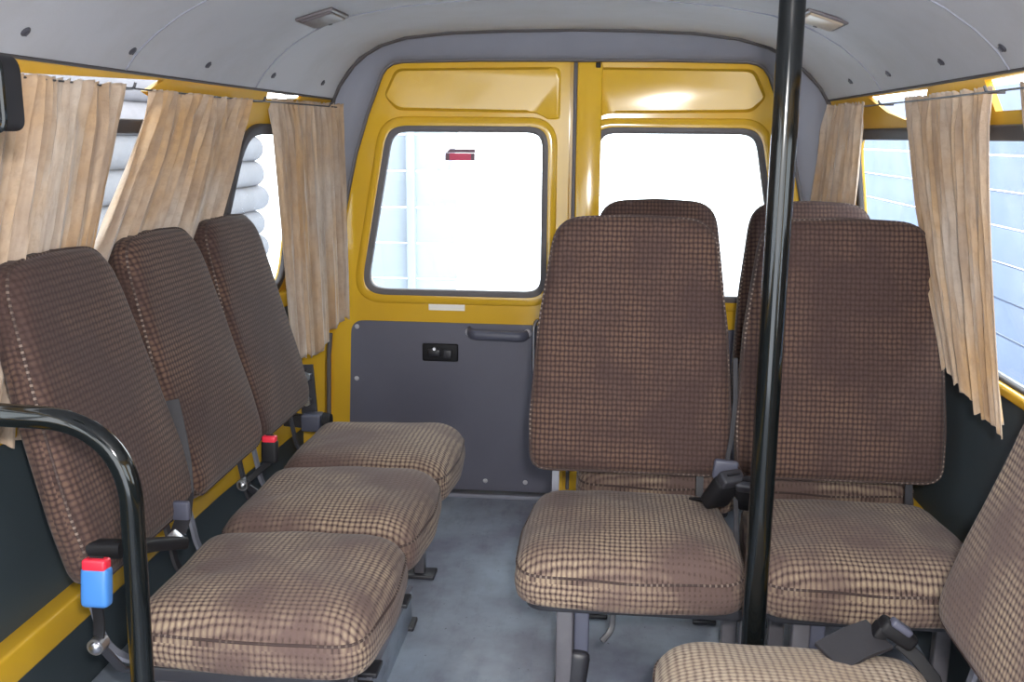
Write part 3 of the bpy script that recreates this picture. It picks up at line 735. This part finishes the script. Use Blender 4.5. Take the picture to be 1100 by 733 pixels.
bm = bmesh.new(); a = p+Vector((-.02, 0, .0)); sweep(bm, [a, Vector((wx(-1, Yr, a.z, -.01), Yr+.02, a.z))], rectp(.02, .04)); mk('mount', bm, FRAME, rl)
# belt end lying on the corner seat
bt = tag(empty('seat_belt', (0, 0, 0)), 'black belt buckle and webbing lying on the flash-lightened flecked corner seat', 'seat belt', 'seat belt straps')
ZT = .468
def onz(px, py, z):
    a, b = (px-cx)/f_px, (cy-py)/f_px
    a, b = a*math.cos(ro)-b*math.sin(ro), a*math.sin(ro)+b*math.cos(ro)
    r = Fw+Rt*a+Up*b; t = (z-CAMH)/r.z; return Vector((r.x*t, r.y*t, z))
a, b = unproj(890, 707, 1.42), unproj(944, 682, 1.47)
bm = bmesh.new(); sweep(bm, [a, a.lerp(b, .5)+Vector((0, 0, .004)), b], [(.030, -.003), (.03, .004), (-.03, .004), (-.03, -.003)], up=(0, -.4, 1)); mk('webbing', bm, STRAP, bt)
a = unproj(963, 680, 1.47); bm = bmesh.new(); box(bm, a, (.062, .034, .026), Matrix.Rotation(.55, 3, 'Y'), .008); box(bm, unproj(945, 678, 1.47), (.02, .03, .022), Matrix.Rotation(.5, 3, 'Y'), .004); mk('buckle_body', bm, BLKPL, bt)
bm = bmesh.new(); box(bm, unproj(968, 674, 1.46), (.036, .02, .012), Matrix.Rotation(.6, 3, 'Y'), .004); mk('button', bm, GREYPL, bt)
bm = bmesh.new(); sweep(bm, [unproj(x, y, Y) for x, y, Y in ((966, 690, 1.47), (985, 707, 1.46), (1003, 730, 1.44), (1012, 760, 1.42))], rectp(.022, .005, .002), up=(0, -1, .4)); mk('stalk', bm, BLKPL, bt)

# ------------------------------------------------------------------ outside
g = bmesh.new(); box(g, (0, 5, -.62), (40, 40, .04)); struct(mk('ground', g, SNOW, smooth=False), 'snow covered ground outside')
cab = tag(empty('log_wall', (-2.9, 3, -.6)), 'bright snowy log wall seen through the left side windows', 'building')
for k in range(17):
    bm = bmesh.new(); z = .12+k*.2
    cyl(bm, (0, -3, z), (0, 5.0+.07*math.sin(k*2.3), z), .108, .104, 18); mk('log', bm, LOG, cab)
rw = tag(empty('plank_fence', (-1.72, 7.2, -.6)), 'pale plank fence outside behind the left rear window', 'fence')
for k in range(9):
    bm = bmesh.new(); box(bm, (.012*math.sin(k*3), 0, .14+k*.262), (1.25, .04, .25), bev=.006); mk('plank', bm, BOARD, rw)
for x in (-.42, .3):
    bm = bmesh.new(); box(bm, (x, -.06, 1.2), (.06, .08, 2.4), bev=.006); mk('post', bm, BOARD, rw)
rb = tag(empty('board_building', (3.2, 8., -.6)), 'pale boarded wall outside the right side windows', 'building')
for k in range(8):
    bm = bmesh.new(); box(bm, (.01*math.sin(k*2), 0, .15+k*.285), (.05, 13., .27), bev=.008); mk('board', bm, BLUEBOARD, rb)
bm = bmesh.new(); box(bm, (-.03, 2.2, 1.2), (.06, .16, 2.3), bev=.01); mk('corner_post', bm, BLUEBOARD, rb)

# ------------------------------------------------------------------ light
sc = bpy.context.scene
w = bpy.data.worlds.new('overcast'); sc.world = w; w.use_nodes = True
bg = w.node_tree.nodes['Background']; bg.inputs[0].default_value = (.93, .97, 1, 1); bg.inputs[1].default_value = 6.0
ld = bpy.data.lights.new('camera_flash', 'AREA'); ld.shape = 'DISK'; ld.size = .05; ld.energy = 30; ld.color = (1, .96, .92)
lo = bpy.data.objects.new('camera_flash', ld); col.objects.link(lo); lo.location = (.05, -.03, 1.31)
lo.rotation_euler = (Fw.to_track_quat('-Z', 'Y')).to_euler()
sc.view_settings.view_transform = 'Standard'; sc.view_settings.look = 'None'
sc.view_settings.exposure = 0.; sc.view_settings.gamma = 1.; sc.view_settings.use_curve_mapping = False
sc.cycles.max_bounces = 10; sc.cycles.diffuse_bounces = 5; sc.cycles.transparent_max_bounces = 12
sc.cycles.use_denoising = True
